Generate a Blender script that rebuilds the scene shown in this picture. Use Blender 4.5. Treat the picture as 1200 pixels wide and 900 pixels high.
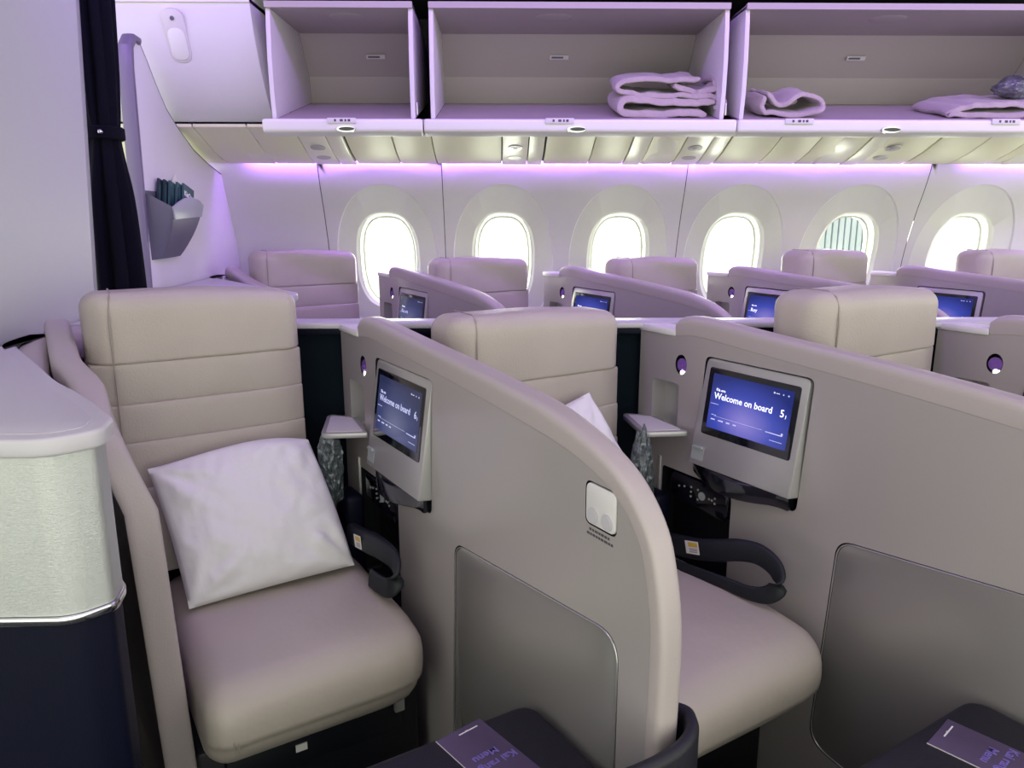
import bpy, bmesh, math, random
from mathutils import Vector, Matrix, noise
random.seed(7)
SC = bpy.context.scene
COL = SC.collection
for o in list(bpy.data.objects): bpy.data.objects.remove(o)

# ------------------------------------------------------------ camera, world, light, exposure
cam = bpy.data.cameras.new('camera'); cam.lens = 27.0; cam.sensor_width = 36.0; cam.clip_start = .05
co = bpy.data.objects.new('camera', cam); COL.objects.link(co); SC.camera = co
co.location = (0, 0, 1.46)
co.rotation_euler = (math.radians(90-12.83), 0, math.radians(-.955))
SC.view_settings.view_transform = 'Standard'; SC.view_settings.look = 'None'
SC.view_settings.gamma = 1; SC.view_settings.use_curve_mapping = False
SC.view_settings.exposure = 0.22
wd = bpy.data.worlds.new('world'); SC.world = wd; wd.use_nodes = True
bg = wd.node_tree.nodes['Background']; bg.inputs[0].default_value = (.98, 1.0, .88, 1); bg.inputs[1].default_value = 1.6

def area(name, loc, rot, sx, sy, power, col):
    l = bpy.data.lights.new(name, 'AREA'); l.shape = 'RECTANGLE'; l.size = sx; l.size_y = sy
    l.energy = power; l.color = col
    o = bpy.data.objects.new(name, l); COL.objects.link(o); o.location = loc; o.rotation_euler = rot
    return o
# violet mood lighting along the ceiling of the far aisle and over the near aisle
area('ceiling_mood_light', (.8, 2.22, 2.66), (math.radians(48), 0, 0), 6.5, .08, 50, (.46, .22, 1.0))
for i_ in (-2, 0, 1, 2, 3, 4, 5, 6):      # daylight through each cabin window
    area('window_daylight', (-.583+.606*i_, 4.32, 1.20), (math.radians(-98), 0, 0), .27, .45, 4.5, (.95, 1.0, .80))
for x_, w_ in ((.455, 3.35), (2.94, 1.30), (-2.0, 1.1)):        # violet cove lamps hidden behind the service rail
    area('cove_lamp', (x_, 3.884, 1.705), (math.radians(5), 0, 0), w_, .022, 3.3*w_, (.42, .16, 1.0))
area('aisle_mood_light', (.4, .75, 2.72), (0, 0, 0), 6.0, .5, 20, (.84, .68, 1.0))

# ------------------------------------------------------------ materials
MT = {}
def mat(name, col, rough=.5, metal=0, spec=.5, bump=0, bscale=60, var=0, vscale=4, emis=None, estr=0, coat=0, sheen=0, trans=0, alpha=1, stretch=None):
    m = bpy.data.materials.new(name); m.use_nodes = True
    nt = m.node_tree; b = nt.nodes['Principled BSDF']
    b.inputs['Base Color'].default_value = (*col, 1); b.inputs['Roughness'].default_value = rough
    b.inputs['Metallic'].default_value = metal; b.inputs['Specular IOR Level'].default_value = spec
    b.inputs['Coat Weight'].default_value = coat; b.inputs['Sheen Weight'].default_value = sheen
    b.inputs['Transmission Weight'].default_value = trans; b.inputs['Alpha'].default_value = alpha
    tc = nt.nodes.new('ShaderNodeTexCoord'); mp = nt.nodes.new('ShaderNodeMapping')
    nt.links.new(tc.outputs['Object'], mp.inputs[0])
    if stretch: mp.inputs['Scale'].default_value = stretch
    if bump:
        n = nt.nodes.new('ShaderNodeTexNoise'); n.inputs['Scale'].default_value = bscale; n.inputs['Detail'].default_value = 3
        bp = nt.nodes.new('ShaderNodeBump'); bp.inputs['Strength'].default_value = bump; bp.inputs['Distance'].default_value = .004
        nt.links.new(mp.outputs[0], n.inputs['Vector']); nt.links.new(n.outputs[0], bp.inputs['Height']); nt.links.new(bp.outputs[0], b.inputs['Normal'])
    if var:
        n = nt.nodes.new('ShaderNodeTexNoise'); n.inputs['Scale'].default_value = vscale; n.inputs['Detail'].default_value = 3
        r = nt.nodes.new('ShaderNodeValToRGB')
        r.color_ramp.elements[0].position = .3; r.color_ramp.elements[1].position = .7
        r.color_ramp.elements[0].color = (*[c*(1-var) for c in col], 1); r.color_ramp.elements[1].color = (*[min(1, c*(1+var)) for c in col], 1)
        nt.links.new(mp.outputs[0], n.inputs['Vector']); nt.links.new(n.outputs[0], r.inputs[0]); nt.links.new(r.outputs[0], b.inputs['Base Color'])
    if emis:
        b.inputs['Emission Color'].default_value = (*emis, 1); b.inputs['Emission Strength'].default_value = estr
    MT[name] = m; return m
mat('leather', (.46, .41, .36), .42, bump=.25, bscale=220, var=.04, vscale=5, spec=.45)
mat('leather_soft', (.46, .41, .36), .42, bump=.55, bscale=16, var=.04, vscale=5, spec=.45)
mat('leather_seam', (.33, .29, .25), .5)
mat('rim_leather', (.45, .395, .385), .36, bump=.12, bscale=260, spec=.5)
mat('shell_paint', (.43, .395, .385), .30, metal=.2, spec=.5, coat=.25, bump=.02, bscale=500)
mat('door_paint', (.34, .325, .31), .27, metal=.45, coat=.2, bump=.02, bscale=500)
mat('dark', (.004, .005, .009), .5)
mat('dark_gloss', (.006, .007, .012), .12, coat=.5)
mat('navy_fabric', (.002, .007, .013), .9, bump=.4, bscale=400, spec=.2)
mat('navy_panel', (.002, .003, .014), .5, spec=.2, bump=.25, bscale=700, stretch=(1, 1, .06))
mat('ottoman_leather', (.006, .006, .013), .5, bump=.2, bscale=250)
mat('curtain', (.0035, .0035, .009), .95, bump=.5, bscale=500, spec=.15)
mat('silver', (.62, .61, .60), .32, metal=.75)
mat('satin', (.50, .49, .48), .35, metal=.4)
mat('chrome', (.75, .75, .76), .12, metal=1)
mat('brushed', (.60, .62, .60), .38, metal=.7, bump=.25, bscale=90, stretch=(1, 1, 30))
mat('counter', (.55, .53, .56), .35, spec=.5)
mat('white_plastic', (.72, .70, .69), .4)
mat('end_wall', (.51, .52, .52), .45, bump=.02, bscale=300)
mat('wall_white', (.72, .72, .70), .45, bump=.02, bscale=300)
mat('window_white', (.78, .80, .73), .42)
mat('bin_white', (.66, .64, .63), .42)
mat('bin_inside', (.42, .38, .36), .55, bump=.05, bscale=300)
mat('bin_lip', (.80, .79, .74), .3)
mat('rail_bounce_tint', (.82, .83, .56), .45)  # yellow-green window light bounced onto the rail is put into this colour
mat('rail_light', (.84, .85, .66), .3)
mat('grey_trim', (.17, .15, .21), .4)
mat('pocket_grey', (.12, .12, .15), .4)
mat('pocket_light', (.36, .39, .39), .3)
mat('linen', (.80, .79, .79), .85, bump=.35, bscale=28, sheen=.2)
mat('blanket', (.42, .36, .35), .95, bump=.5, bscale=120, sheen=.3)
mat('strap', (.003, .006, .010), .55, bump=.3, bscale=400)
mat('tag_white', (.75, .72, .70), .5)
mat('tag_yellow', (.70, .45, .06), .5)
mat('card', (.085, .060, .125), .42, var=.25, vscale=7)
mat('card_edge', (.6, .56, .58), .5)
mat('card_print', (.20, .15, .50), .5)
mat('print_white', (.85, .85, .85), .5)
mat('print_dark', (.08, .07, .08), .6)
mat('booklet', (.03, .10, .10), .45)
mat('booklet_dark', (.01, .03, .035), .45)
mat('paper', (.8, .8, .75), .7)
mat('carpet', (.012, .013, .02), .95, bump=.6, bscale=300)
mat('gap_dark', (.02, .02, .025), .7)
mat('ceiling_white', (.55, .53, .58), .6)
mat('jetbridge', (.78, .88, .93), .5)
mat('violet_led', (.3, .1, .8), .5, emis=(.42, .16, 1.0), estr=5.0)
mat('lamp_glow', (.9, .9, .8), .5, emis=(1, .97, .85), estr=3)
mat('lamp_violet', (.22, .10, .42), .2, coat=.5)
mat('led_text', (.9, .9, .95), .5, emis=(.85, .88, 1.0), estr=.85)
mat('led_text_dim', (.6, .6, .8), .5, emis=(.5, .55, .9), estr=.5)

def plastic_mat():
    m = bpy.data.materials.new('clear_bag'); m.use_nodes = True; nt = m.node_tree; b = nt.nodes['Principled BSDF']
    b.inputs['Base Color'].default_value = (.16, .19, .20, 1); b.inputs['Roughness'].default_value = .10
    b.inputs['Alpha'].default_value = .72; b.inputs['Coat Weight'].default_value = .8; b.inputs['Metallic'].default_value = .35
    tc = nt.nodes.new('ShaderNodeTexCoord'); n = nt.nodes.new('ShaderNodeTexVoronoi'); n.inputs['Scale'].default_value = 55; bp = nt.nodes.new('ShaderNodeBump'); bp.inputs['Strength'].default_value = .9; bp.inputs['Distance'].default_value = .01
    nt.links.new(tc.outputs['Object'], n.inputs['Vector']); nt.links.new(n.outputs['Distance'], bp.inputs['Height']); nt.links.new(bp.outputs[0], b.inputs['Normal'])
    MT['clear_bag'] = m
plastic_mat()
def glass_mat():
    m = bpy.data.materials.new('pane_glass'); m.use_nodes = True; nt = m.node_tree
    for n in list(nt.nodes): nt.nodes.remove(n)
    o = nt.nodes.new('ShaderNodeOutputMaterial'); t = nt.nodes.new('ShaderNodeBsdfTransparent'); g = nt.nodes.new('ShaderNodeBsdfGlossy')
    x = nt.nodes.new('ShaderNodeMixShader'); g.inputs['Roughness'].default_value = .05
    t.inputs[0].default_value = (.97, .98, .97, 1); x.inputs[0].default_value = .06
    nt.links.new(t.outputs[0], x.inputs[1]); nt.links.new(g.outputs[0], x.inputs[2]); nt.links.new(x.outputs[0], o.inputs[0]); MT['pane_glass'] = m
glass_mat()
def screen_mat(name, c0, c1, c2, st):
    # picture shown by the display: a blue field with a violet bloom low down
    m = bpy.data.materials.new(name); m.use_nodes = True; nt = m.node_tree; b = nt.nodes['Principled BSDF']
    b.inputs['Base Color'].default_value = (.01, .01, .02, 1); b.inputs['Roughness'].default_value = .12
    tc = nt.nodes.new('ShaderNodeTexCoord'); mp = nt.nodes.new('ShaderNodeMapping'); mp.inputs['Location'].default_value = (-.62, 0, -.30)
    mp.inputs['Scale'].default_value = (1.35, 0, 1.2)
    g = nt.nodes.new('ShaderNodeTexGradient'); g.gradient_type = 'SPHERICAL'; r = nt.nodes.new('ShaderNodeValToRGB')
    e = r.color_ramp.elements; e[0].position = .08; e[0].color = (*c0, 1); e[1].position = .5; e[1].color = (*c1, 1)
    k = r.color_ramp.elements.new(.95); k.color = (*c2, 1)
    nt.links.new(tc.outputs['Generated'], mp.inputs[0]); nt.links.new(mp.outputs[0], g.inputs[0]); nt.links.new(g.outputs[0], r.inputs[0])
    nt.links.new(r.outputs[0], b.inputs['Emission Color']); b.inputs['Emission Strength'].default_value = st; MT[name] = m
screen_mat('display_bright', (.008, .018, .14), (.035, .055, .36), (.20, .17, .52), 1.0)
screen_mat('display_dim', (.012, .018, .055), (.03, .042, .12), (.10, .11, .20), 1.0)

# ------------------------------------------------------------ helpers
def tag(o, label=None, cat=None, group=None, kind=None):
    if label: o['label'] = label
    if cat: o['category'] = cat
    if group: o['group'] = group
    if kind: o['kind'] = kind
    return o
def empty(name, loc=(0, 0, 0), rz=0, **k):
    o = bpy.data.objects.new(name, None); o.empty_display_size = .05; COL.objects.link(o); o.location = loc; o.rotation_euler = (0, 0, rz)
    return tag(o, **k)
def link(name, bm, mats, parent=None, smooth=True, ang=35, M=None):
    me = bpy.data.meshes.new(name)
    if M is not None: bmesh.ops.transform(bm, matrix=M, verts=bm.verts)
    bmesh.ops.recalc_face_normals(bm, faces=bm.faces)
    bm.to_mesh(me); bm.free()
    for m in (mats if isinstance(mats, (list, tuple)) else [mats]): me.materials.append(MT[m])
    if smooth:
        me.shade_smooth()
        try: me.set_sharp_from_angle(angle=math.radians(ang))
        except Exception: pass
    o = bpy.data.objects.new(name, me); COL.objects.link(o); o.parent = parent
    return o
def new(): return bmesh.new()
def box(bm, x0, x1, y0, y1, z0, z1, r=0, seg=2, mi=0):
    t = bmesh.new(); bmesh.ops.create_cube(t, size=1)
    bmesh.ops.transform(t, matrix=Matrix.Translation(((x0+x1)/2, (y0+y1)/2, (z0+z1)/2)) @ Matrix.Diagonal((x1-x0, y1-y0, z1-z0, 1)), verts=t.verts)
    if r: bmesh.ops.bevel(t, geom=list(t.edges), offset=r, segments=seg, profile=.5, affect='EDGES')
    merge(bm, t, mi); return bm
def merge(bm, t, mi=0, M=None):
    if M is not None: bmesh.ops.transform(t, matrix=M, verts=t.verts)
    vs = [bm.verts.new(v.co) for v in t.verts]; t.verts.index_update()
    for f in t.faces:
        try: nf = bm.faces.new([vs[v.index] for v in f.verts]); nf.material_index = mi
        except ValueError: pass
    t.free()
def prism(bm, pts, d0, d1, axis='z', r=0, seg=2, mi=0):
    """extrude a 2D polygon. axis z: pts (x,y); axis y: pts (x,z); axis x: pts (y,z)"""
    t = bmesh.new()
    f3 = {'z': lambda p, d: (p[0], p[1], d), 'y': lambda p, d: (p[0], d, p[1]), 'x': lambda p, d: (d, p[0], p[1])}[axis]
    a = [t.verts.new(f3(p, d0)) for p in pts]; b = [t.verts.new(f3(p, d1)) for p in pts]
    fa = t.faces.new(a); fb = t.faces.new(b[::-1]); n = len(pts)
    for i in range(n): t.faces.new((a[i], b[i], b[(i+1) % n], a[(i+1) % n]))
    bmesh.ops.recalc_face_normals(t, faces=t.faces)
    if r: bmesh.ops.bevel(t, geom=list(set(fa.edges) | set(fb.edges)), offset=r, segments=seg, profile=.5, affect='EDGES')
    merge(bm, t, mi); return bm
def rounded(pts, r, n=6):
    """round the corners of a polygon; r number or list"""
    out = []; N = len(pts)
    for i in range(N):
        p = Vector(pts[i]); a = Vector(pts[i-1]); b = Vector(pts[(i+1) % N]); ri = r[i] if isinstance(r, (list, tuple)) else r
        if ri <= 0: out.append(tuple(p)); continue
        u = (a-p).normalized(); v = (b-p).normalized(); half = u.angle(v)/2
        t = min(ri/math.tan(half), (a-p).length*.49, (b-p).length*.49)
        s = p+u*t; e = p+v*t
        for k in range(n+1):
            q = k/n; out.append(tuple((1-q)**2*s+2*q*(1-q)*p+q*q*e))
    return out
def rrect(x0, x1, y0, y1, r, n=5): return rounded([(x0, y0), (x1, y0), (x1, y1), (x0, y1)], r, n)
def tube(bm, pts, rad, n=8, mi=0, closed=False):
    pts = [Vector(p) for p in pts]; rings = []; N = len(pts)
    up = None
    for i, p in enumerate(pts):
        d = (pts[min(i+1, N-1)]-pts[max(i-1, 0)]).normalized()
        if up is None: up = d.orthogonal().normalized()
        up = (up-d*up.dot(d)).normalized(); w = d.cross(up); r = rad[i] if isinstance(rad, (list, tuple)) else rad
        rings.append([bm.verts.new(p+(up*math.cos(2*math.pi*k/n)+w*math.sin(2*math.pi*k/n))*r) for k in range(n)])
    for A, B in zip(rings, rings[1:]):
        for k in range(n): bm.faces.new((A[k], A[(k+1) % n], B[(k+1) % n], B[k])).material_index = mi
    for R in (rings[0][::-1], rings[-1]): bm.faces.new(R).material_index = mi
    return bm
def ribbon(bm, pts, side, w, th, mi=0):
    """flat padded strap: pts centre line, side = list/vec of width direction, w width, th thickness"""
    pts = [Vector(p) for p in pts]; rings = []; N = len(pts)
    for i, p in enumerate(pts):
        d = (pts[min(i+1, N-1)]-pts[max(i-1, 0)]).normalized()
        s = Vector(side[i] if isinstance(side, list) else side).normalized(); s = (s-d*s.dot(d)).normalized(); n = d.cross(s)
        W = w[i] if isinstance(w, (list, tuple)) else w; T = th[i] if isinstance(th, (list, tuple)) else th
        ring = []
        for k in range(12):
            a = 2*math.pi*k/12; c, q = math.cos(a), math.sin(a)
            ring.append(bm.verts.new(p+s*W/2*math.copysign(abs(c)**.45, c)+n*T/2*math.copysign(abs(q)**.7, q)))
        rings.append(ring)
    for A, B in zip(rings, rings[1:]):
        for k in range(12): bm.faces.new((A[k], A[(k+1) % 12], B[(k+1) % 12], B[k])).material_index = mi
    for R in (rings[0][::-1], rings[-1]): bm.faces.new(R).material_index = mi
def catmull(pts, m=6):
    P = [Vector(p) for p in pts]; P = [P[0]*2-P[1]]+P+[P[-1]*2-P[-2]]; out = []
    for i in range(1, len(P)-2):
        for k in range(m):
            t = k/m; a, b, c, d = P[i-1:i+3]
            out.append(.5*((2*b)+(c-a)*t+(2*a-5*b+4*c-d)*t*t+(-a+3*b-3*c+d)*t**3))
    out.append(P[-2]); return out
def cut(o, cutter_bm, mats):
    """boolean difference, cutter faces keep material slots given after slot 0"""
    me = bpy.data.meshes.new('c'); bmesh.ops.recalc_face_normals(cutter_bm, faces=cutter_bm.faces); cutter_bm.to_mesh(me); cutter_bm.free()
    for m in mats: me.materials.append(MT[m]); 
    for m in mats[1:]: o.data.materials.append(MT[m])
    c = bpy.data.objects.new('c', me); COL.objects.link(c); c.parent = o.parent
    md = o.modifiers.new('b', 'BOOLEAN'); md.operation = 'DIFFERENCE'; md.solver = 'EXACT'; md.object = c
    bpy.context.view_layer.update()
    dg = bpy.context.evaluated_depsgraph_get(); nm = bpy.data.meshes.new_from_object(o.evaluated_get(dg))
    o.modifiers.clear(); o.data = nm; bpy.data.objects.remove(c)
    nm.shade_smooth(); nm.set_sharp_from_angle(angle=math.radians(35))
def text(name, body, size, M, m, parent, bold=.0, align='LEFT', ext=.0004):
    cu = bpy.data.curves.new(name, 'FONT'); cu.body = body; cu.size = size; cu.extrude = ext; cu.align_x = align; cu.offset = bold; cu.resolution_u = 2
    t = bpy.data.objects.new(name, cu); COL.objects.link(t); bpy.context.view_layer.update()
    me = bpy.data.meshes.new_from_object(t.evaluated_get(bpy.context.evaluated_depsgraph_get())); bpy.data.objects.remove(t)
    me.transform(M); me.materials.clear(); me.materials.append(MT[m])
    o = bpy.data.objects.new(name, me); COL.objects.link(o); o.parent = parent; return o
def clone(root, loc, rz=None, **k):
    def cp(o, par):
        c = o.copy(); COL.objects.link(c); c.parent = par
        for ch in list(o.children): cp(ch, c)
        return c
    r = cp(root, None); r.location = loc
    if rz is not None: r.rotation_euler.z = rz
    return tag(r, **k)
def puff(bm, f):
    for v in bm.verts: v.co = f(v.co.copy())

TH = math.radians(31); RZ = -math.radians(59)           # every seat faces 31 degrees off the cabin's cross axis
OX, OY, PITCH = -.303, 1.896, .84
FDX, FDY = -.17, 1.81                                    # window side row against the centre row
def loc2w(k, far=False): return (OX+PITCH*k+(FDX if far else 0), OY+(FDY if far else 0), 0)
def L2W(s, b, z, k=0):
    return Vector((OX+PITCH*k+s*math.sin(TH)+b*math.cos(TH), OY-s*math.cos(TH)+b*math.sin(TH), z))

# ------------------------------------------------------------ cabin: floor, ceiling, sidewall with windows
bm = new(); box(bm, -3.2, 4.4, -1.4, 4.3, -.05, 0); tag(link('floor', bm, 'carpet', smooth=False), kind='structure')
bm = new(); box(bm, -3.2, 4.4, -1.4, 3.08, 2.78, 2.84); tag(link('ceiling', bm, 'ceiling_white', smooth=False), kind='structure')
bm = new(); box(bm, -3.2, 4.4, 3.08, 4.4, 2.32, 2.84); box(bm, -3.2, 4.4, 3.86, 4.3, 1.80, 2.32)
tag(link('shade_filler', bm, 'gap_dark', smooth=False), kind='structure')  # dark filler painting the shade of the cavity above and behind the bins

WPROF = [(1.80, 3.91), (1.675, 3.905), (1.56, 3.95), (1.45, 4.005), (1.30, 4.065), (1.2, 4.095), (1.0, 4.13), (.8, 4.14), (.6, 4.12), (.3, 4.02), (0, 3.88)]
def wy(z):
    for (z1, y1), (z0, y0) in zip(WPROF, WPROF[1:]):
        if z >= z0: return y0+(y1-y0)*(z-z0)/(z1-z0)
    return WPROF[-1][1]
WX0, WPT = -.583, .606
def sellipse(a, b, n, e):
    out = []
    for k in range(n):
        t = 2*math.pi*k/n; c, s = math.cos(t), math.sin(t)
        out.append((a*math.copysign(abs(c)**(2/e), c), b*math.copysign(abs(s)**(2/e), s)))
    return out
def wall_panel(idx, xs):
    """one lining panel with its window openings"""
    bm = new(); N = 96; ZC = 1.195
    for cx in xs:
        x0, x1 = cx-WPT/2, cx+WPT/2; zt, zb = 1.70, .78
        def rect(t):
            c, s = math.cos(t), math.sin(t); a, bT, bB = WPT/2, zt-ZC, ZC-zb
            bb = bT if s >= 0 else bB
            k = min(a/abs(c) if abs(c) > 1e-6 else 9, bb/abs(s) if abs(s) > 1e-6 else 9); return (c*k, s*k)
        R = [rect(2*math.pi*k/N) for k in range(N)]
        # snap nearest to the corners
        for cxn, czn in ((WPT/2, zt-ZC), (-WPT/2, zt-ZC), (WPT/2, zb-ZC), (-WPT/2, zb-ZC)):
            i = min(range(N), key=lambda q: (R[q][0]-cxn)**2+(R[q][1]-czn)**2); R[i] = (cxn, czn)
        EL = sellipse(.262, .385, N, 2.15); rings = [(R, 0, 0)]
        for q in (.25, .5, .75): rings.append(([(p0[0]*(1-q)+p1[0]*q, p0[1]*(1-q)+p1[1]*q) for p0, p1 in zip(R, EL)], 0, 0))
        rings.append((EL, 0, 0))
        rings.append((sellipse(.257, .379, N, 2.15), .008, 1))
        rings.append((sellipse(.165, .255, N, 2.6), .016, 1))
        rings.append((sellipse(.158, .247, N, 2.6), .024, 1))
        rings.append((sellipse(.146, .237, N, 2.7), .032, 1))
        rings.append((sellipse(.138, .230, N, 2.7), .085, 1))
        prev = None
        for j, (pts, dy, mi) in enumerate(rings):
            ring = []
            for (a, b) in pts:
                z = ZC+b; ring.append(bm.verts.new((cx+a, wy(z)+dy, z)))
            if prev:
                for k in range(N): bm.faces.new((prev[k], prev[(k+1) % N], ring[(k+1) % N], ring[k])).material_index = mi
            prev = ring
    a, b = xs[0]-WPT/2, xs[-1]+WPT/2
    zz = [.78, .6, .45, .3, .15, 0]
    for z1, z0 in zip(zz, zz[1:]):
        bm.faces.new([bm.verts.new(p) for p in ((a, wy(z1), z1), (b, wy(z1), z1), (b, wy(z0), z0), (a, wy(z0), z0))])
    bm.faces.new([bm.verts.new(p) for p in ((a, wy(1.8), 1.8), (b, wy(1.8), 1.8), (b, wy(1.7), 1.7), (a, wy(1.7), 1.7))])
    bmesh.ops.remove_doubles(bm, verts=bm.verts, dist=.0005)
    g = .0018
    for v in bm.verts:
        if abs(v.co.x-a) < 1e-4: v.co.x += g
        if abs(v.co.x-b) < 1e-4: v.co.x -= g
    return bm
wall = empty('wall_back', (0, 4.1, 0), kind='structure')
def wpart(name, bm, m, parent=wall, **k):
    bmesh.ops.translate(bm, vec=(0, -4.1, 0), verts=bm.verts); return link(name, bm, m, parent, **k)
for xs in ([-2, ], [0], [1, 2], [3, 4], [5, 6]):
    wpart('lining_panel', wall_panel(0, [WX0+WPT*i for i in xs]), ['wall_white', 'window_white'])
# plain lining where there is no window (between windows -2 and 0), and at both ends
def plain(x0, x1):
    bm = new(); g = .0018
    for (z1, y1), (z0, y0) in zip(WPROF, WPROF[1:]):
        bm.faces.new([bm.verts.new(p) for p in ((x0+g, y1, z1), (x1-g, y1, z1), (x1-g, y0, z0), (x0+g, y0, z0))])
    bmesh.ops.remove_doubles(bm, verts=bm.verts, dist=.0005)
    wpart('lining_panel', bm, 'wall_white')
plain(WX0-WPT*1.5, WX0-WPT*.5); plain(-3.2, WX0-WPT*2.5); plain(WX0+WPT*6.5, 4.4)
bm = new(); box(bm, -3.2, WX0-WPT*2.3, 4.19, 4.24, 0, 1.8)
box(bm, WX0-WPT*1.7, WX0-WPT*.3, 4.19, 4.24, 0, 1.8)
box(bm, -3.2, 4.4, 4.24, 4.26, 0, .9); box(bm, -3.2, 4.4, 4.24, 4.26, 1.5, 1.8)
for i_ in (.5, 2.5, 4.5, 6.5, -.5, -1.5, -2.5): box(bm, WX0+WPT*i_-.06, WX0+WPT*i_+.06, 4.18, 4.23, .9, 1.5); box(bm, WX0+WPT*i_-.06, WX0+WPT*i_+.06, 4.05, 4.10, 1.4, 1.75)  # unseen strips behind the seams, added to stop light leaking through
tag(wpart('skin_with_light_stops', bm, 'dark', smooth=False), kind='stuff')
n = 0
for i in (-2, 0, 1, 2, 3, 4, 5, 6):
    n += 1; cx = WX0+WPT*i
    w = empty('window_%d' % n, (cx, 4.17, 1.195), kind='structure')
    bm = new(); N = 48; A = sellipse(.150, .242, N, 2.7); B = sellipse(.130, .222, N, 2.7); rr = []
    for pts, y in ((A, -.004), (B, -.004), (B, .03), (A, .03)):
        rr.append([bm.verts.new((a, y+wy(1.195+b)+.065-4.17+.02, b)) for a, b in pts])
    for j in range(4):
        P_, Q_ = rr[j], rr[(j+1) % 4]
        for k in range(N): bm.faces.new((P_[k], P_[(k+1) % N], Q_[(k+1) % N], Q_[k]))
    link('window_frame', bm, 'window_white', w)
    bm = new(); t = [bm.verts.new((a, wy(1.195+b)+.095-4.17, b)) for a, b in sellipse(.132, .224, N, 2.7)]; bm.faces.new(t)
    link('pane', bm, 'pane_glass', w)
# jet bridge seen through the fifth visible window
jb = empty('boarding_bridge', (2.60, 6.3, 0), label='pale blue corrugated boarding bridge seen through the fifth window', cat='boarding bridge')
bm = new()
for k in range(11): box(bm, k*.05, k*.05+.036, -.02, .05, .9, 1.62)
link('ribbed_wall', bm, 'jetbridge', jb, smooth=False)
bm = new(); box(bm, -.02, .55, .03, .4, .0, 1.66); link('body', bm, 'jetbridge', jb, smooth=False)

# violet LED wash strips above the lining, broken at the right
cove = empty('cove_light', (0, 3.86, 1.70), label='violet cove light running along the top of the window wall', cat='light strip')
for x0, x1 in ((-1.34, 2.13), (2.27, 3.6), (-2.6, -1.42)):
    bm = new(); box(bm, x0, x1, .018, .032, .012, .018); link('led_strip', bm, 'violet_led', cove, smooth=False)
bm = new(); box(bm, -2.6, 3.6, .010, .040, .019, .026); link('carrier', bm, 'rail_bounce_tint', cove, smooth=False)

# ------------------------------------------------------------ service rail under the bins
rail = empty('service_rail', (0, 3.7, 1.75), label='overhead service rail with air vents under the luggage bins', cat='service panel')
SEAMS = [-2.3, -1.9, -1.56, -1.30, -1.071, -.878, -.758, -.680, -.470, -.296, .015, .135, .210, .430, .597, .681, .835, .952, 1.032, 1.254, 1.434, 1.657, 1.741, 1.969, 2.188, 2.379, 2.70, 3.0, 3.4]
RP = [(3.44, 1.800), (3.50, 1.782), (3.58, 1.752), (3.68, 1.715), (3.78, 1.688), (3.865, 1.675)]
def rp(t):
    q = t*(len(RP)-1); i = min(int(q), len(RP)-2); q -= i
    return RP[i][0]*(1-q)+RP[i+1][0]*q, RP[i][1]*(1-q)+RP[i+1][1]*q
DARKGAP = (-.680, .210, 1.032, 1.969)
for x0, x1 in zip(SEAMS, SEAMS[1:]):
    g0 = .005 if x0 in DARKGAP else .0022; g1 = .005 if x1 in DARKGAP else .0022
    small = (x1-x0) < .13
    bm = new(); pts = [rp(t/10) for t in range(11)]; off = -.004 if small else 0
    prism(bm, [(y-3.7, z-1.75+off) for y, z in pts]+[(y-3.7, z-1.75+.02) for y, z in pts[::-1]], x0+g0, x1-g1, 'x', r=.003, seg=2)
    p = link('service_panel', bm, 'rail_light' if small else 'rail_bounce_tint', rail)
# backing
bm = new(); prism(bm, [(y-3.7, z-1.75+.012) for y, z in RP]+[(.17, .06), (-.26, .07)], -2.3, 3.4, 'x'); link('rail_backing', bm, 'gap_dark', rail, smooth=False)
def rail_unit(x0, x1, kind):
    """air outlets or reading lights set into the rail"""
    xc = (x0+x1)/2
    for t, m_, rx, rz_ in ((.50, 'silver', .036, .034), (.72, 'pocket_light', .036, .026)):
        y, z = rp(t); ang = math.atan2(1.675-1.752, 3.865-3.58)
        T = Matrix.Translation((xc, y-3.7, z-1.75-.003)) @ Matrix.Rotation(ang, 4, 'X')
        bm = new()
        for r0, h_ in ((1.0, .006), (.72, .010), (.34, .016)):
            if m_ != 'silver' and r0 < .9: continue
            c = bmesh.new(); bmesh.ops.create_cone(c, segments=24, radius1=r0*.9, radius2=r0, depth=1, cap_ends=True)
            merge(bm, c, 0, T @ Matrix.Diagonal((rx, rz_, h_, 1)))
        link('air_outlet' if m_ == 'silver' else 'reading_lens', bm, 'satin', rail)
for x0, x1 in ((-.87, -.76), (.015, .135), (.835, .952), (1.741, 1.86)): rail_unit(x0, x1, 0)
for x0, x1 in ((.681, .835), (1.50, 1.657), (2.42, 2.66)):
    bm = new(); a, b = rp(.25), rp(.9)
    prism(bm, [(x0+.03, a[0]-3.7), (x1-.03, a[0]-3.7+.05), (x1-.02, b[0]-3.7-.05), (x0+.01, b[0]-3.7)], -.062, -.040, 'z', r=.004)
    for v in bm.verts: v.co.z = v.co.z+.05+ (rp((v.co.y+3.7-3.44)/.425)[1]-1.75) 
    link('speaker_grille', bm, 'rail_light', rail)
bm = new()
t = rrect(-1.16, -1.03, -.09, .06, .03); prism(bm, t, -.004, .0, 'z')
for v in bm.verts: v.co.z += rp((v.co.y+3.7-3.44)/.425)[1]-1.75-.003
link('sign_cover', bm, 'rail_light', rail)

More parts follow.
